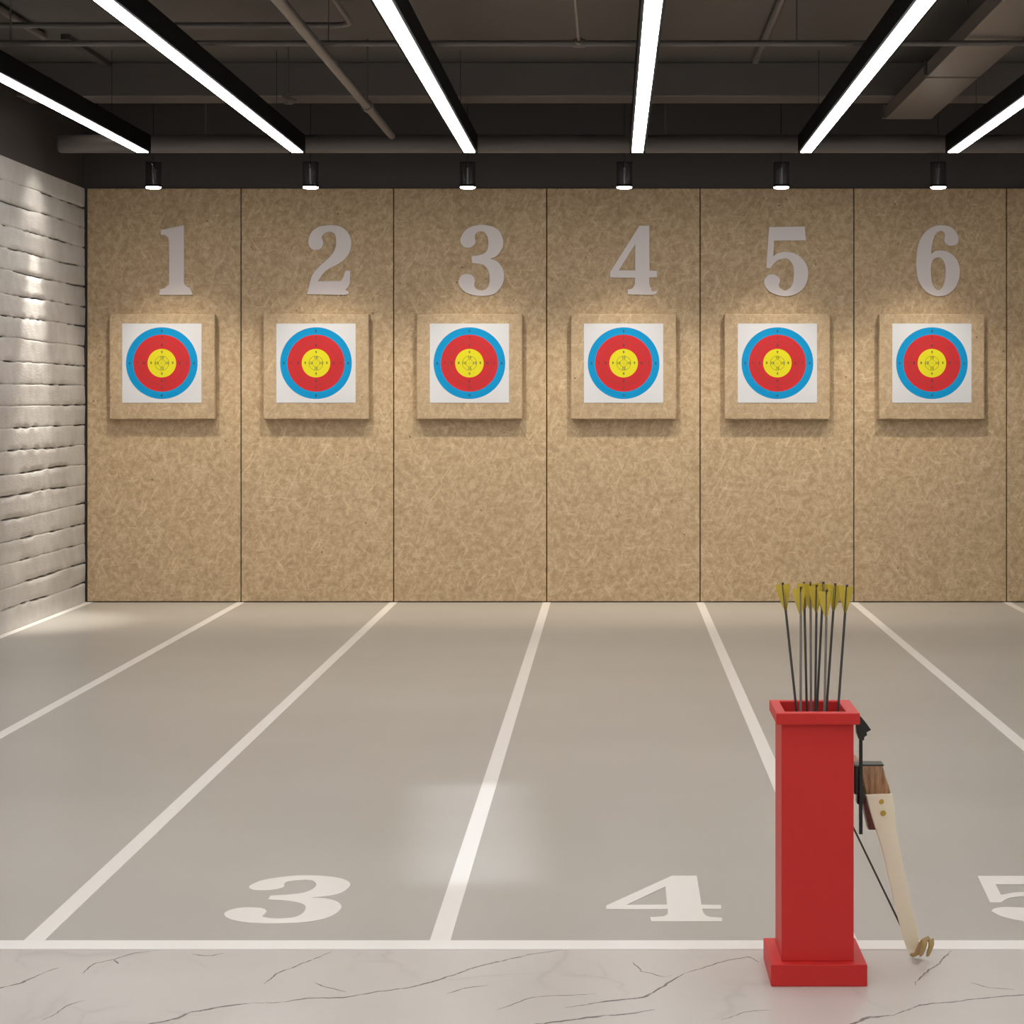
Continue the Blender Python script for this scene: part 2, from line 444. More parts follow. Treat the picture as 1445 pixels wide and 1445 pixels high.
D[5] = ((1060,310), [[(305,130,1),(905,120,1),(925,350,1),(385,355,1),(370,630,1),(450,575),(570,550),(720,570),(850,650),(940,780),(965,900),(940,1060),(860,1190),(720,1275),(580,1300),(430,1275),(290,1200),(225,1090),(230,1010),(300,940),(390,935),(460,975),(490,1040),(465,1120),(510,1180),(580,1205),(650,1170),(705,1090),(725,960),(725,830),(690,740),(640,680),(570,660),(450,690),(370,760),(330,825,1),(255,820,1)]])
D[6] = ((1275,310), [[(930,330),(900,230),(830,150),(740,110),(620,95),(490,125),(370,210),(280,340),(235,500),(215,700),(225,900),(270,1070),(370,1210),(490,1280),(600,1298),(730,1275),(850,1180),(930,1030),(950,850),(910,700),(820,590),(720,540),(620,525),(530,540),(465,590,1),(470,480),(500,340),(550,230),(630,190),(690,225),(700,290),(690,340),(700,385),(760,435),(830,440),(900,410)],
  [(590,640),(660,680),(710,790),(715,920),(690,1080),(640,1170),(590,1200),(530,1165),(480,1070),(460,920),(460,790),(500,680)]])
for k, ((ox, oy), loops) in D.items():
    L = []
    for lp in loops:
        L.append([(wx(ox+x/12.04), wz(oy+y/12.04)) for x, y in outline(lp)])
    cx = (min(p[0] for p in L[0])+max(p[0] for p in L[0]))/2; cz = min(p[1] for p in L[0])
    me = shape_mesh([[(x-cx, z-cz) for x, z in lp] for lp in L], .010, .0012)
    me.transform(Matrix.Rotation(PI/2, 4, 'X'))
    me.materials.clear(); me.materials.append(M['numeral'])
    o = bpy.data.objects.new('wall_numeral', me); COL.objects.link(o)
    o.location = (cx, WALL_Y-.0065, cz)
    tag(o, 'pale raised numeral %d on the chipboard wall above the %s target' % (k, ['first','second','third','fourth','fifth','sixth'][k-1]), 'numeral', 'lane numerals on the wall')

# ---------------------------------------------------------------- archery targets
BLK_D = .075
FR_Y = WALL_Y-BLK_D
fs = F_PX/FR_Y
def target_face():
    b = bmesh.new()
    u = 1/fs
    NS = 96
    rr = [(1.2,0),(4.6,0),(5.15,1),(9.7,0),(10.35,1),(20.1,0),(29.8,2),(30.5,3),(40.3,2),(50.6,4)]
    # material slots: 0 yellow 1 gold line 2 red 3 red line 4 blue 5 paper 6 ink
    ring = [b.verts.new((rr[0][0]*u*math.cos(2*PI*k/NS), 0, rr[0][0]*u*math.sin(2*PI*k/NS))) for k in range(NS)]
    b.faces.new(ring).material_index = 0
    for r, mi in rr[1:]:
        nr = [b.verts.new((r*u*math.cos(2*PI*k/NS), 0, r*u*math.sin(2*PI*k/NS))) for k in range(NS)]
        for k in range(NS):
            j = (k+1) % NS
            b.faces.new((ring[k], ring[j], nr[j], nr[k])).material_index = mi
        ring = nr
    h = 55.9*u
    sq = []
    for k in range(NS):
        c, s = math.cos(2*PI*k/NS), math.sin(2*PI*k/NS); q = h/max(abs(c), abs(s))
        sq.append(b.verts.new((c*q, 0, s*q)))
    back = [b.verts.new((v.co.x, .002, v.co.z)) for v in sq]
    for k in range(NS):
        j = (k+1) % NS
        b.faces.new((ring[k], ring[j], sq[j], sq[k])).material_index = 5
        b.faces.new((sq[k], sq[j], back[j], back[k])).material_index = 5
    b.faces.new(back).material_index = 5
    bmesh.ops.recalc_face_normals(b, faces=b.faces[:])
    # cross hair and ring values
    for a in range(4):
        c, s = round(math.cos(a*PI/2)), round(math.sin(a*PI/2))
        x0, x1 = sorted((c*.9*u, c*2.3*u)); z0, z1 = sorted((s*.9*u, s*2.3*u))
        w = .25*u
        box(b, (x0-(w if c == 0 else 0), -.0006, z0-(w if s == 0 else 0)), (x1+(w if c == 0 else 0), .0005, z1+(w if s == 0 else 0)), 1)
    for val, r in (('6',45.4),('7',35.2),('8',25.2),('9',15.2),('10',7.5)):
        for a in range(4):
            me = text_mesh(val, 5.4*u)
            me.transform(Matrix.Translation((r*u*math.cos(a*PI/2), -.0008, r*u*math.sin(a*PI/2))) @ Matrix.Rotation(PI/2, 4, 'X'))
            n0 = len(b.faces); b.from_mesh(me); b.faces.ensure_lookup_table()
            for f in b.faces[n0:]: f.material_index = 6
            bpy.data.meshes.remove(me)
    me = bpy.data.meshes.new('target_face'); b.to_mesh(me); b.free()
    for key in ('yellow','gold_line','red_ring','ink_line','blue','paper','ink'): me.materials.append(M[key])
    return me
face_me = target_face()
papers = [228.5, 446, 662.5, 880, 1097, 1315]
ordn = ['first','second','third','fourth','fifth','sixth']
for i, px in enumerate(papers):
    x = (px-VPX)/fs; zc = CAM_Z-(517.5-VPY)/fs
    t = thing('mounted_target', 'square foam target with blue red and yellow rings under numeral %d' % (i+1), 'target', (x, WALL_Y, zc), 'archery targets on the chipboard wall')
    # foam block with slightly worn, soft edges
    b = bmesh.new(); hw = 74.7/fs; hh = 74.5/fs
    box(b, (-hw, -BLK_D, -hh), (hw, 0, hh))
    bmesh.ops.subdivide_edges(b, edges=b.edges[:], cuts=7, use_grid_fill=True)
    for v in b.verts:
        n = Vector((v.co.x*9+i*7.3, v.co.y*9, v.co.z*9))
        edge = max(abs(v.co.x)/hw, abs(v.co.z)/hh)
        if v.co.y < -.001 and edge > .98:
            v.co.x += .004*mn.noise(n); v.co.z += .004*mn.noise(n+Vector((5,5,5)))
    obj('foam_block', b, M['block'], t, smooth=True, bevel=.012, seg=3)
    f = bpy.data.objects.new('paper_face', face_me); COL.objects.link(f); f.parent = t
    f.location = (0, -BLK_D-.0032, (517.5-512.5)/fs)

# ---------------------------------------------------------------- floor lines
def lane_line(xc, w, y0, y1): return quick_box((xc-w/2, y0, .0), (xc+w/2, y1, .0015))
lanes = [(seams[k], k) for k in range(1, 7)]
for px, k in lanes:
    xc = wx(px)
    o = obj('lane_line', lane_line(xc, .062, EDGE_FAR, WALL_Y), M['line'])
    tag(o, 'white floor line between lane %d and lane %d' % (k, k+1), 'line', 'painted lane lines on the floor')
o = obj('lane_line', lane_line(LEFT_X+.026, .052, EDGE_FAR, WALL_Y), M['line'])
tag(o, 'white floor line along the foot of the left blockwork wall', 'line', 'painted lane lines on the floor')

# ---------------------------------------------------------------- floor numerals
FD = {}
FD[3] = ((300,1220,6.568), [[(910,308,1),(1100,290),(1210,255),(1275,195),(1240,150),(1130,120),(950,105),(740,108),(500,140),(390,175),(340,208),(370,235),(470,243),(590,232),(660,210),(665,180),(700,160),(830,145),(920,150),(960,185),(935,225),(850,262),(720,280),(535,292,1),(515,328,1),(650,335),(790,355),(860,390),(840,450),(760,490),(640,503),(530,500),(455,485,1),(500,440),(470,412),(400,402),(270,402),(160,425),(108,462),(150,505),(280,535),(450,547),(650,547),(850,537),(1020,510),(1140,460),(1195,400),(1160,350),(1060,320)]])
FD[4] = ((840,1220,6.568), [[(710,107,1),(940,107,1),(985,375,1),(1165,378,1),(1168,415,1),(990,415,1),(1008,458),(1050,485),(1110,492),(1175,497,1),(1178,530,1),(520,530,1),(508,492,1),(580,487),(640,480),(670,460),(672,417,1),(100,417,1),(105,382,1)],[(650,208,1),(665,375,1),(290,377,1)]])
FD[5] = ((0,0,1), [[(1379.5,1236.5,1),(1505,1236.5,1),(1512,1248.5,1),(1405,1248.5,1),(1412.5,1263.5,1),(1428,1260.5),(1445,1259.2),(1480,1259),(1520,1264),(1545,1273),(1550,1282),(1540,1292),(1510,1299),(1470,1301.5),(1440,1299.5),(1415,1294),(1402,1288),(1399.5,1285.5),(1405,1282),(1420,1280.5),(1445,1281.5),(1465,1284),(1470,1288),(1466,1292),(1475,1296),(1495,1296.5),(1508,1292),(1512,1282),(1500,1272),(1478,1266.5),(1450,1265),(1425,1267.5),(1412,1274,1),(1397,1273.5,1)]])
for k, ((ox, oy, s), loops) in FD.items():
    L = [[tuple(G(ox+x/s, oy+y/s)[:2]) for x, y in outline(lp)] for lp in loops]
    cx = sum(p[0] for p in L[0])/len(L[0]); cy = min(p[1] for p in L[0])
    me = shape_mesh([[(x-cx, y-cy) for x, y in lp] for lp in L], .0014)
    me.materials.clear(); me.materials.append(M['line'])
    o = bpy.data.objects.new('floor_numeral', me); COL.objects.link(o); o.location = (cx, cy, .0009)
    tag(o, 'white numeral %d painted on the grey floor at the head of its lane' % k, 'numeral', 'lane numerals on the floor')

# ---------------------------------------------------------------- linear ceiling lights
BAR_END = 14.35; BAR_NEAR = -.8; BZ = CAM_Z+346.5*BAR_END/F_PX; BH = .121; BW = .112
bars = [202, 420, 663, 899.5, 1137, 1345]
blab = ['leftmost black linear ceiling light, cut by the left edge', 'second black linear ceiling light from the left, a long diagonal',
        'third linear ceiling light, pointing at numeral 3', 'linear ceiling light nearest upright, above numeral 4',
        'fifth linear ceiling light, slanting above numeral 5', 'rightmost linear ceiling light, cut by the right edge']
for px, lab in zip(bars, blab):
    x = (px-VPX)*BAR_END/F_PX
    t = thing('linear_pendant_light', lab, 'ceiling light', (x, BAR_END, BZ), 'linear ceiling lights over the lanes')
    Lh = BAR_END-BAR_NEAR
    b = bmesh.new(); box(b, (-BW/2, -Lh, 0), (BW/2, -.006, BH)); obj('housing', b, M['black'], t)
    b = bmesh.new(); box(b, (-.040, -Lh+.01, -.007), (.040, -.012, .001)); obj('diffuser', b, M['diffuser'], t, bevel=.003)
    b = bmesh.new(); box(b, (-BW/2, -.007, -.011), (BW/2, 0, BH)); obj('end_cap', b, M['black'], t)
    for yy in (-.9, -5.8, -10.7, -14.6):
        b = bmesh.new(); tube(b, [(0, yy, BH-.002), (0, yy, CEIL_Z-BZ)], .0018, 8); obj('suspension_wire', b, M['cable'], t)

# ---------------------------------------------------------------- pendant spots by the wall
LAMP_Y = 14.75; ls = F_PX/LAMP_Y
lamps = [216.5, 438.3, 660, 881, 1102.5, 1324]
first = None
for i, px in enumerate(lamps):
    x = (px-VPX)/ls; z0 = CAM_Z+(VPY-266.5)/ls
    lab = 'small smoked glass pendant spotlight above numeral %d' % (i+1)
    if first is None:
        t = first = thing('pendant_spotlight', lab, 'spotlight', (x, LAMP_Y, z0), 'pendant spotlights along the wall')
        b = bmesh.new(); lathe(b, [(.056,.016),(.063,.012),(.064,.020),(.060,.030),(.02,.034)], 40); obj('rim', b, M['black'], t, smooth=True)
        b = bmesh.new(); lathe(b, [(.03,.000),(.050,.003),(.057,.010),(.057,.016)], 40); obj('lens', b, M['lens'], t, smooth=True)
        b = bmesh.new(); lathe(b, [(.058,.028),(.060,.20),(.058,.20),(.056,.028)], 40, caps=False); obj('glass_shade', b, M['smoked'], t, smooth=True)
        b = bmesh.new(); lathe(b, [(.013,.030),(.013,.145),(.009,.155),(.003,.160)], 24); obj('lamp_rod', b, M['rod'], t, smooth=True)
        b = bmesh.new(); tube(b, [(0,0,.15), (0,0,CEIL_Z-z0)], .0035, 8); obj('cable', b, M['cable'], t)
        b = bmesh.new(); tube(b, [(-.059,0,.197),(.059,0,.197)], .003, 6); tube(b, [(0,-.059,.197),(0,.059,.197)], .003, 6); obj('shade_bracket', b, M['black'], t)
        ld = bpy.data.lights.new('spot_beam', 'SPOT'); ld.energy = 112; ld.color = (1,.92,.78)
        ld.spot_size = math.radians(84); ld.spot_blend = 1.0; ld.shadow_soft_size = .05
        lo = bpy.data.objects.new('spot_beam', ld); COL.objects.link(lo); lo.parent = t
        lo.location = (0, 0, -.05); lo.rotation_euler = (math.radians(16), 0, 0)
    else:
        t = copy_tree(first); t.location = (x, LAMP_Y, z0); t['label'] = lab

# added downlight for the streak on the left wall, behind the leftmost linear light
wx_, wy_ = LEFT_X+.40, 14.30
t = thing('added_downlight', 'added black downlight close to the left wall behind the leftmost linear light', 'downlight', (wx_, wy_, 3.70))
b = bmesh.new(); lathe(b, [(.045,.0),(.050,.0),(.050,.09),(.045,.1),(.012,.105),(.012,.3)], 32); obj('can', b, M['black'], t, smooth=True)
b = bmesh.new(); lathe(b, [(.02,-.004),(.038,-.003),(.042,.002)], 32); obj('lens', b, M['lens'], t, smooth=True)
ld = bpy.data.lights.new('added_wash_beam', 'SPOT'); ld.energy = 65; ld.color = (1,.94,.85)
ld.spot_size = math.radians(76); ld.spot_blend = 1.0; ld.shadow_soft_size = .03
lo = bpy.data.objects.new('added_wash_beam', ld); COL.objects.link(lo); lo.parent = t
lo.location = (0, 0, -.02); lo.rotation_euler = (0, math.radians(9), 0)
ld = bpy.data.lights.new('added_wash_beam', 'SPOT'); ld.energy = 540; ld.color = (1,.94,.85)
ld.spot_size = math.radians(31); ld.spot_blend = 1.0; ld.shadow_soft_size = .03
lo = bpy.data.objects.new('added_wash_beam', ld); COL.objects.link(lo); lo.parent = t
lo.location = (0, 0, -.02); lo.rotation_euler = (0, math.radians(8.3), 0)

# ---------------------------------------------------------------- ceiling services
def ptube(name, pts, r, m, label, cat, n=20):
    b = bmesh.new(); tube(b, pts, r, n); o = obj(name, b, m, smooth=True); return tag(o, label, cat)
# thick pipe in front of the target wall
PY = 14.58; pz = CAM_Z+(VPY-203)*PY/F_PX
t = thing('thick_pipe', 'thick dark pipe running along above the spotlights', 'pipe', (0, PY, pz))
b = bmesh.new(); tube(b, [(-4.094,0,0), (-4.085,0,0), (-4.07,0,0), (RIGHT_X, 0, 0)], [.052,.063,.068,.068], 32); obj('pipe_run', b, M['pipe'], t, smooth=True)
for xx in (-3.0, .4, 3.1):
    b = bmesh.new(); tube(b, [(xx, 0, .066), (xx, 0, CEIL_Z-pz)], .006, 8); obj('hanger_rod', b, M['pipe'], t)
# thin horizontal pipe, with the tee toward the camera
d2 = 11.15; z2 = CAM_Z+(VPY-61)*d2/F_PX
t = thing('sprinkler_pipe', 'thin grey pipe crossing the whole ceiling in front of the beam', 'pipe', (0, d2, z2))
b = bmesh.new(); tube(b, [(LEFT_X-.02,0,0),(RIGHT_X,0,0)], .0172, 20); obj('pipe_run', b, M['steel'], t, smooth=True)
xt = (817-VPX)*d2/F_PX
b = bmesh.new(); tube(b, [(xt-.035,0,0),(xt+.035,0,0)], .024, 20); tube(b, [(xt,0,0),(xt,-.05,.01)], .02, 16); obj('tee_fitting', b, M['steel'], t, smooth=True)
b = bmesh.new(); tube(b, [(xt,0,.012),(xt,-6.5,.012)], .011, 14); obj('branch_pipe', b, M['steel'], t, smooth=True)
for xx in (-3.4, -1.6, 1.05, 3.3):
    b = bmesh.new(); tube(b, [(xx,0,.015),(xx,0,CEIL_Z-z2)], .004, 8); obj('hanger_rod', b, M['pipe'], t)
# slanting pipe from the upper left to the thick pipe
dd = 14.47; a = P(553, 191, dd)
t = thing('conduit_pipe', 'long grey pipe slanting down to the thick pipe left of light three', 'pipe', a)
b = bmesh.new(); tube(b, [(0,0,0),(0,-9.5,0)], .030, 20); obj('pipe_run', b, M['steel'], t, smooth=True)
b = bmesh.new(); yc = dd-12.55 if False else -1.45
tube(b, [(0,yc-.06,0),(0,yc+.06,0)], .038, 20); obj('coupling', b, M['steel'], t, smooth=True)
b = bmesh.new(); tube(b, [(0,yc,.03),(0,yc,CEIL_Z-a.z)], .005, 8); obj('hanger_rod', b, M['pipe'], t)
# bent conduit at upper left
d3 = 12.0; q0 = P(0, 35.5, d3); q1 = P(497, 35.5, d3)
b = bmesh.new()
xl = LEFT_X-.02
pts = [(xl, d3, q1.z), (q1.x-.12, d3, q1.z)]
for k in range(1, 9):
    a_ = k/8*PI/2; pts.append((q1.x-.12+.12*math.sin(a_), d3-.12+.12*math.cos(a_), q1.z))
pts.append((q1.x, d3-7, q1.z))
tube(b, pts, .0175, 18)
tag(obj('conduit', b, M['steel'], smooth=True), 'grey conduit bending toward the viewer between lights two and three', 'conduit')
# straight conduits along the ceiling
for (px, py, lab) in ((62, 52, 'short thin conduit at the upper left corner of the ceiling'), (1066, 86, 'thin conduit along the ceiling between lights four and five')):
    zz = 3.972
    dc = (zz-CAM_Z)*F_PX/(VPY-py); dc = min(dc, 13.92)
    x = (px-VPX)*dc/F_PX
    b = bmesh.new(); tube(b, [(x, dc, zz), (x, dc-7, zz)], .024, 16)
    tag(obj('ceiling_conduit', b, M['steel'], smooth=True), lab, 'conduit', 'conduits under the slab')
# cable trays / dark slots hung from the slab
for (p0, p1, lab) in (((67,67),(118,87), 'dark narrow cable tray under the slab, near the left edge'),):
    zz = 3.95
    x = (118-VPX)*13.3/F_PX
    b = quick_box((x-.03, 12.85, 3.965), (x+.03, 13.92, 4.004))
    tag(obj('cable_tray', b, M['dark_wall'], bevel=.004), lab, 'tray')
# sprinkler hanging between light two and the slanting pipe
s = P(407, 140, 13.3)
t = thing('pendant_sprinkler', 'small metal sprinkler hanging between lights two and three', 'sprinkler', s)
b = bmesh.new(); tube(b, [(0,0,.03),(0,0,CEIL_Z-s.z)], .005, 8); obj('drop_rod', b, M['pipe'], t)
b = bmesh.new(); lathe(b, [(.012,.04),(.016,.02),(.016,-.005),(.008,-.01)], 16); lathe(b, [(.005,-.035),(.03,-.032),(.03,-.028),(.005,-.026)], 16)
for s_ in (-1, 1): tube(b, [(s_*.012,0,0),(s_*.018,0,-.015),(s_*.004,0,-.03)], .003, 6)
obj('spray_head', b, M['duct'], t, smooth=True)
b = bmesh.new(); tube(b, [(-.05,0,.02),(.055,0,-.012)], .011, 12); obj('nozzle', b, M['duct'], t, smooth=True)

# ventilation duct at upper right
dz = 3.662; dend = (dz-CAM_Z)*F_PX/(VPY-170); dtop = 3.756
xl_ = (1247.8-VPX)*dend/F_PX; xr_ = (1311.8-VPX)*dend/F_PX
t = thing('ventilation_duct', 'rectangular sheet metal duct under the ceiling at upper right', 'duct', ((xl_+xr_)/2, dend, dz))
hw = (xr_-xl_)/2
dj = (dz-CAM_Z)*F_PX/(VPY-109.5)-dend
b = bmesh.new(); box(b, (-hw, dj+.03, 0), (hw, -.06, dtop-dz)); obj('duct_section', b, M['duct'], t, bevel=.004)
b = bmesh.new(); box(b, (-hw, -8.5, 0), (hw, dj-.03, dtop-dz)); obj('duct_section', b, M['duct'], t, bevel=.004)
b = bmesh.new(); box(b, (-hw-.012, dj-.03, .012), (hw+.012, dj+.03, dtop-dz+.012)); obj('flange', b, M['dark_wall'], t, bevel=.003)
b = bmesh.new(); box(b, (-hw-.02, -.06, .012), (hw+.02, 0, dtop-dz+.012)); obj('end_flange', b, M['pipe'], t, bevel=.003)
for yy in (-.4, -3.2):
    for s_ in (-1, 1):
        b = bmesh.new(); tube(b, [(s_*(hw-.03), yy, dtop-dz-.002), (s_*(hw-.03), yy, CEIL_Z-dz)], .005, 8); obj('hanger_rod', b, M['pipe'], t)

# ---------------------------------------------------------------- red arrow stand
bx0, bx1 = .442, .709; by0, by1 = 5.45, 5.722
sx0, sx1 = .474, .675; sy0, sy1 = 5.482, 5.690
rx0, rx1 = .458, .690; ry0, ry1 = 5.462, 5.708
TOPB = .7545
stand = thing('arrow_stand', 'tall square red box on a wider base holding the arrows', 'stand', ((bx0+bx1)/2, (by0+by1)/2, 0))
ox, oy = stand.location.x, stand.location.y
def rel(lo, hi): return (lo[0]-ox, lo[1]-oy, lo[2]), (hi[0]-ox, hi[1]-oy, hi[2])
b = bmesh.new(); box(b, *rel((bx0,by0,0), (bx1,by1,.061))); obj('base', b, M['red'], stand, bevel=.0025)
def hollow(bm, o0, o1, i0, i1, z0, z1):
    """square tube: outer o0..o1, inner i0..i1 (xy), between z0 and z1"""
    def ring(p0, p1, z): return [bm.verts.new((x-ox, y-oy, z)) for x, y in ((p0[0],p0[1]),(p1[0],p0[1]),(p1[0],p1[1]),(p0[0],p1[1]))]
    a, c = ring(o0, o1, z0), ring(o0, o1, z1); d, e = ring(i0, i1, z0), ring(i0, i1, z1)
    for k in range(4):
        j = (k+1) % 4
        bm.faces.new((a[k], a[j], c[j], c[k])); bm.faces.new((d[j], d[k], e[k], e[j]))
        bm.faces.new((c[k], c[j], e[j], e[k])); bm.faces.new((a[j], a[k], d[k], d[j]))
in0, in1 = (sx0+.011, sy0+.015), (sx1-.020, sy1-.010)
b = bmesh.new(); hollow(b, (sx0,sy0), (sx1,sy1), in0, in1, .061, TOPB-.0312)
obj('shaft', b, M['red'], stand, bevel=.002)
b = bmesh.new(); box(b, *rel((in0[0]-.001, in0[1]-.001, .290), (in1[0]+.001, in1[1]+.001, .302))); obj('inner_floor', b, M['red'], stand)
b = bmesh.new(); hollow(b, (rx0,ry0), (rx1,ry1), (in0[0], in0[1]), (in1[0], in1[1]), TOPB-.0315, TOPB)
obj('rim', b, M['red'], stand, bevel=.0022)

# ---------------------------------------------------------------- arrows
AL = None
def arrow_mesh(length, m_shaft):
    t = thing('arrow', 'x', 'arrow', (0,0,0), 'arrows standing in the red box')
    b = bmesh.new(); tube(b, [(0,0,.03),(0,0,length-.012)], .0036, 14); obj('shaft', b, m_shaft, t, smooth=True)
    b = bmesh.new(); lathe(b, [(.0005,0),(.0036,.014),(.0038,.032),(.0030,.034)], 14); obj('point', b, M['metal'], t, smooth=True)
    b = bmesh.new(); tube(b, [(0,0,length-.014),(0,0,length-.004)], .0030, 12)
    for s_ in (-1, 1): box(b, (s_*.002-.0009, -.002, length-.006), (s_*.002+.0009, .002, length+.002))
    obj('nock', b, M['nock'], t)
    for k in range(3):
        b = bmesh.new()
        prof = [(.003,-.078),(.0075,-.068),(.0155,-.043),(.0215,-.020),(.0240,-.006),(.0220,-.002),(.003,-.005)]
        fr_ = [b.verts.new((x, -.0006, length+z)) for x, z in prof]; bk = [b.verts.new((x, .0006, length+z)) for x, z in prof]
        b.faces.new(fr_); b.faces.new(list(reversed(bk)))
        for q in range(len(prof)):
            w = (q+1) % len(prof); b.faces.new((fr_[w], fr_[q], bk[q], bk[w]))
        o = obj('fletching', b, M['vane'], t); o.rotation_euler = (0, 0, k*2*PI/3)
    return t
# (top px, top py, low px, low py, distance, roll, grey?)
arrows = [
 (1104.6, 823, 1123.3, 997, 5.59, .55, 0, 'leftmost arrow in the red box, leaning outward to the left'),
 (1130.2, 829, 1129.8, 994, 5.545, .95, 1, 'second arrow from the left, upright with a grey shaft'),
 (1134.4, 822, 1138.4, 997, 5.665, .30, 0, 'third arrow from the left, dark and nearly upright'),
 (1143.6, 822, 1144.4, 993, 5.628, 1.4, 1, 'fourth arrow from the left, grey and nearly upright'),
 (1152.6, 826, 1150.4, 996, 5.585, .75, 0, 'fifth arrow from the left, dark shaft in the middle of the bundle'),
 (1162.0, 822, 1153.0, 997, 5.64, .45, 0, 'sixth arrow from the left, dark and leaning slightly right'),
 (1166.8, 833, 1163.6, 1002, 5.525, .85, 1, 'lowest and nearest arrow, grey shaft at the front'),
 (1178.6, 824, 1166.4, 999, 5.60, .35, 0, 'second arrow from the right, dark and leaning right'),
 (1195.4, 826, 1183.0, 997, 5.57, .60, 0, 'rightmost arrow in the red box, leaning outward to the right')]
protos = {}
for (tx, ty, lx, ly, d, roll, grey, lab) in arrows:
    top, low = P(tx, ty, d), P(lx, ly, d)
    dirn = (top-low).normalized()
    s_ = (top.z-.332)/dirn.z; foot = top-dirn*s_
    if grey not in protos:
        t = arrow_mesh(.772, M['shaft_grey'] if grey else M['shaft']); protos[grey] = t
    else: t = copy_tree(protos[grey])
    t['label'] = lab
    t.location = top-dirn*.772
    q = Vector((0,0,1)).rotation_difference(dirn) @ Matrix.Rotation(roll, 4, 'Z').to_quaternion()
    t.rotation_mode = 'QUATERNION'; t.rotation_quaternion = q

# ---------------------------------------------------------------- recurve bow leaning behind the stand
foot = P(1288, 1349, 5.745)
bow = thing('recurve_bow', 'wooden recurve bow with cream limbs leaning beside the red box', 'bow', (foot.x, foot.y, 0))
BO = Vector(bow.location)
def sweep(bm, stations, wdir0=None):
    """flat strip along stations (point, width, thick, width vector)"""
    rings = []
    pts = [s[0] for s in stations]
    for i, (p, w, th, wv) in enumerate(stations):
        t = (pts[min(i+1, len(pts)-1)]-pts[max(i-1, 0)]).normalized()
        u = wv.normalized(); n = t.cross(u).normalized()
        p = p-BO
        rings.append([p+u*w/2+n*th/2, p+u*w/2*.9+n*th/2*1.15, p-u*w/2*.9+n*th/2*1.15, p-u*w/2+n*th/2, p-u*w/2-n*th/2, p+u*w/2-n*th/2])
    loft(bm, rings)
def dense(keys, n=6):
    """Catmull-Rom through (point, width, thick, widthvec)"""
    out = []
    def vec(k): return [*k[0], k[1], k[2], *k[3]]
    K = [vec(k) for k in keys]
    for i in range(len(K)-1):
        p0, p1, p2, p3 = K[max(i-1,0)], K[i], K[i+1], K[min(i+2,len(K)-1)]
        for s in range(n):
            t = s/n
            r = [.5*(2*b_+(c_-a_)*t+(2*a_-5*b_+4*c_-d_)*t*t+(3*b_-a_-3*c_+d_)*t**3) for a_,b_,c_,d_ in zip(p0,p1,p2,p3)]
            out.append((Vector(r[:3]), r[3], r[4], Vector(r[5:8])))
    k = K[-1]; out.append((Vector(k[:3]), k[3], k[4], Vector(k[5:8])))
    return out
wv = Vector((.97, .22, 0))
S = 1/495
low_keys = [(P(1240.5,1121,5.622), 39*S, .013, wv), (P(1244,1140,5.628), 36.5*S, .012, wv), (P(1249.5,1168,5.638), 30*S, .010, wv),
            (P(1257.5,1200,5.652), 26*S, .008, wv), (P(1266.0,1240,5.672), 25*S, .007, wv), (P(1275,1280,5.695), 24.5*S, .006, wv),
            (P(1281.7,1308,5.712), 23.5*S, .006, wv), (P(1285.5,1325,5.722), 22*S, .006, wv), (P(1288.3,1338,5.728), 18*S, .006, wv),
            (P(1290.5,1346,5.724), 15.5*S, .006, wv)]
b = bmesh.new(); sweep(b, dense(low_keys)); limb = obj('lower_limb', b, M['limb'], bow, smooth=True)
limb['label'] = 'cream laminated lower limb'
# recurved tip with its two prongs and string groove
b = bmesh.new()
wt = Vector((.85, .45, .25))
tip = [(P(1290.5,1346,5.724), 15*S, .007, wv), (P(1295,1346,5.712), 14*S, .008, wt), (P(1298.5,1339,5.702), 13*S, .009, wt),
       (P(1302.5,1330,5.694), 12*S, .010, wt), (P(1307,1325,5.688), 12*S, .010, wt)]
sweep(b, dense(tip, 4))
for dx in (-.0, 9.5):
    pr = [(P(1304+dx,1326,5.690), 8.5*S, .010, wt), (P(1304.5+dx,1333,5.682), 8*S, .009, wt), (P(1302+dx,1342,5.678), 7*S, .007, wt), (P(1299.5+dx,1349,5.678), 4*S, .005, wt)]
    sweep(b, dense(pr, 4))
obj('limb_tip', b, M['tipwood'], limb, smooth=True)
for (px, py, r_) in ((1243.5,1131,.0075), (1246.5,1147.5,.0075)):
    c = P(px, py, 5.6195)-BO
    b = bmesh.new()
    tube(b, [c+Vector((0,.008,0)), c+Vector((0,-.002,0)), c+Vector((0,-.0035,0))], [r_, r_, r_*.8], 18)
    obj('limb_bolt', b, M['brass'], bow, smooth=True)
# riser: foot behind the limb, body, narrow sight window going behind the stand
def riser_sweep(keys):
    b = bmesh.new()
    rings = []
    for (px, py, d, hw_, y0, y1) in keys:
        c = P(px, py, d)-BO
        pr = []
        for sx, yy in ((-.86,y0),(.86,y0),(1,y0+.006),(1,y1-.006),(.86,y1),(-.86,y1),(-1,y1-.006),(-1,y0+.006)):
            pr.append(c+Vector((sx*hw_, yy, 0)))
        rings.append(pr)
    loft(b, rings); return b
b = riser_sweep([(1239,1125,5.653,.036,-.016,.035), (1238,1121,5.65,.0375,-.020,.035),
                 (1235,1108,5.652,.0375,-.022,.04), (1231,1094,5.66,.0355,-.022,.04), (1229,1081,5.668,.0335,-.022,.04), (1228.6,1079,5.669,.032,-.02,.038)])
riser = obj('riser', b, M['wood'], bow, smooth=True, bevel=.0015)
b = riser_sweep([(1237,1169,5.675,.026,-.018,.035), (1235,1150,5.668,.030,-.022,.04), (1233.5,1125.5,5.655,.034,-.014,.04)])
g = obj('grip', b, M['redwood'], riser, smooth=True); g['label'] = 'red brown grip wood'
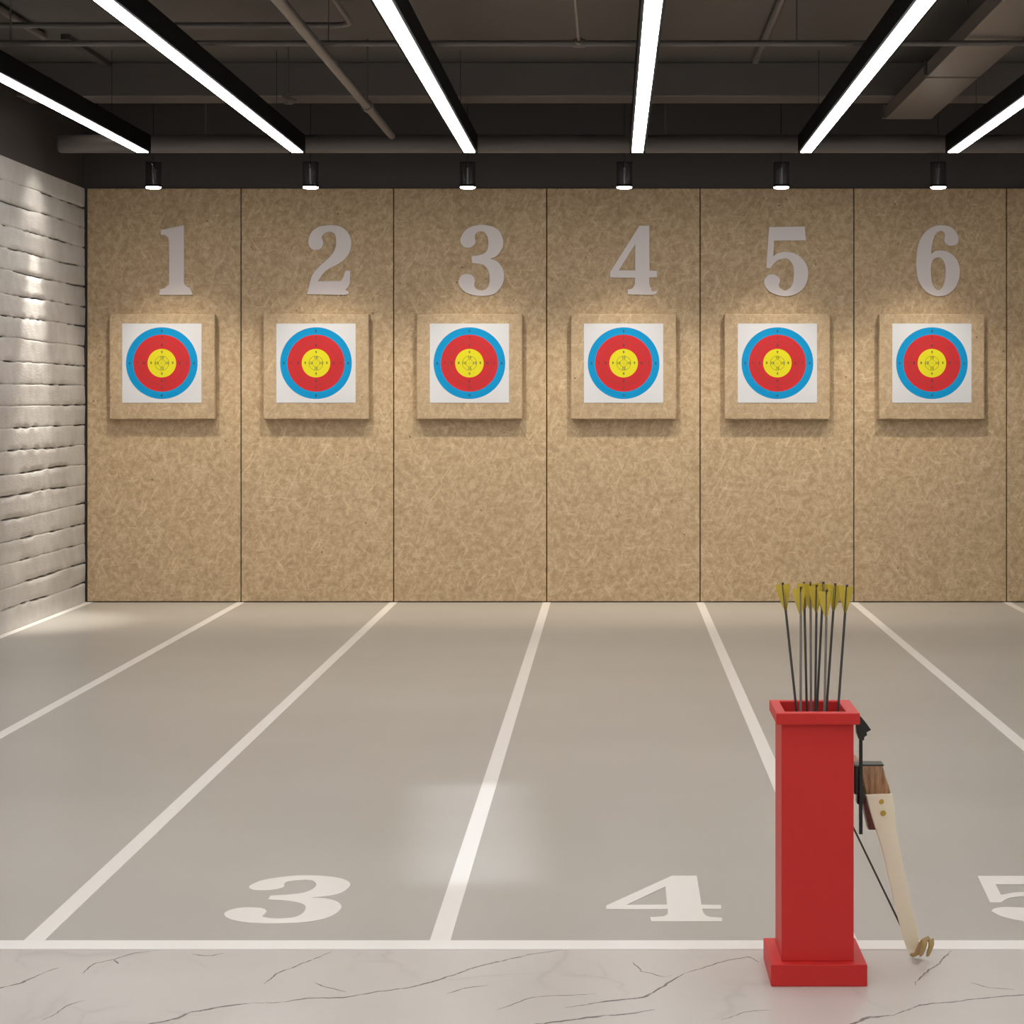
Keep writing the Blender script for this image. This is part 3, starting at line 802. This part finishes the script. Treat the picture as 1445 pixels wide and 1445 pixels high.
b = bmesh.new(); c = P(1231,1078.2,5.668)-BO
box(b, (c.x-.033, c.y-.02, c.z-.0025), (c.x+.031, c.y+.036, c.z+.0025)); obj('arrow_shelf', b, M['blackgloss'], riser, bevel=.002)
Btip = P(1126, 1006, 6.13)
R2 = P(1206.5, 1080, 5.73)
b = bmesh.new()
sweep(b, dense([(P(1216,1092,5.70), .028, .04, wv), (R2, .022, .04, wv), (P(1196,1070,5.77), .028, .035, wv), (P(1186,1060,5.83), .030, .02, wv)], 5))
obj('sight_window', b, M['wood'], riser, smooth=True)
b = bmesh.new()
wu = Vector((.5,-.1,.85))
sweep(b, dense([(P(1190,1066,5.79), .036, .012, wu), (P(1178,1046,5.87), .038, .010, wu), (P(1160,1030,5.96), .034, .008, wu),
                (P(1142,1018,6.06), .030, .007, wu), (P(1130,1011,6.12), .024, .006, wu), (Btip, .018, .006, wu), (P(1120,1006,6.13), .014, .006, wu)], 6))
ul = obj('upper_limb', b, M['limb'], bow, smooth=True); ul['label'] = 'cream upper limb behind the box'
Atip = P(1287.5, 1336, 5.742)
b = bmesh.new(); tube(b, [Atip-BO, P(1270,1304,5.765)-BO, Btip+Vector((0,.012,0))-BO], .0030, 8); obj('bow_string', b, M['string'], bow, smooth=True)
# black sight: bar, wedge head, clamp
b = bmesh.new(); sd = 5.60
c0, c1 = P(1214.6,1177,sd)-BO, P(1214.6,1036,sd)-BO
box(b, (c0.x-.005, c0.y-.005, c0.z), (c0.x+.005, c0.y+.005, c1.z)); sight = obj('sight_bar', b, M['blackgloss'], bow, bevel=.001)
b = bmesh.new()
hp = [(1207,1006),(1215,1011),(1223,1021),(1228.5,1029),(1222,1032.5),(1223,1036.5),(1219,1039),(1218.5,1044),(1211,1042),(1208,1033),(1207,1020)]
f0 = [b.verts.new(P(x,y,sd)-BO+Vector((0,-.014,0))) for x, y in hp]; f1 = [b.verts.new(P(x,y,sd)-BO+Vector((0,.014,0))) for x, y in hp]
b.faces.new(f0); b.faces.new(list(reversed(f1)))
for q in range(len(hp)):
    w = (q+1) % len(hp); b.faces.new((f0[w], f0[q], f1[q], f1[w]))
obj('sight_head', b, M['blackgloss'], bow, bevel=.0015)
b = bmesh.new()
cp = P(1210,1100,5.615)-BO
box(b, (cp.x-.010, cp.y-.008, cp.z-.042), (cp.x+.012, cp.y+.05, cp.z+.042))
cp = P(1214,1120,5.615)-BO
box(b, (cp.x-.010, cp.y-.008, cp.z-.030), (cp.x+.010, cp.y+.03, cp.z+.024))
obj('sight_clamp', b, M['blackgloss'], bow, bevel=.004)

# ---------------------------------------------------------------- light
# added unseen light above the frame, putting a cool patch beside the lane line
ad = bpy.data.lights.new('added_patch_light', 'AREA'); ad.shape = 'RECTANGLE'; ad.size = .42; ad.size_y = 1.7
ad.energy = .95; ad.color = (.78,.90,1.0); ad.spread = math.radians(4.5)
ao = bpy.data.objects.new('added_patch_light', ad); COL.objects.link(ao); ao.location = (-.525, 7.45, 3.95); ao.rotation_euler = (0, 0, math.radians(4.5))

w = bpy.data.worlds.new('world'); SC.world = w; w.use_nodes = True
w.node_tree.nodes['Background'].inputs[0].default_value = (.5,.5,.5,1)
w.node_tree.nodes['Background'].inputs[1].default_value = .05

SC.view_settings.view_transform = 'Standard'
SC.view_settings.look = 'None'
SC.view_settings.exposure = 0
SC.view_settings.gamma = 1
SC.view_settings.use_curve_mapping = False
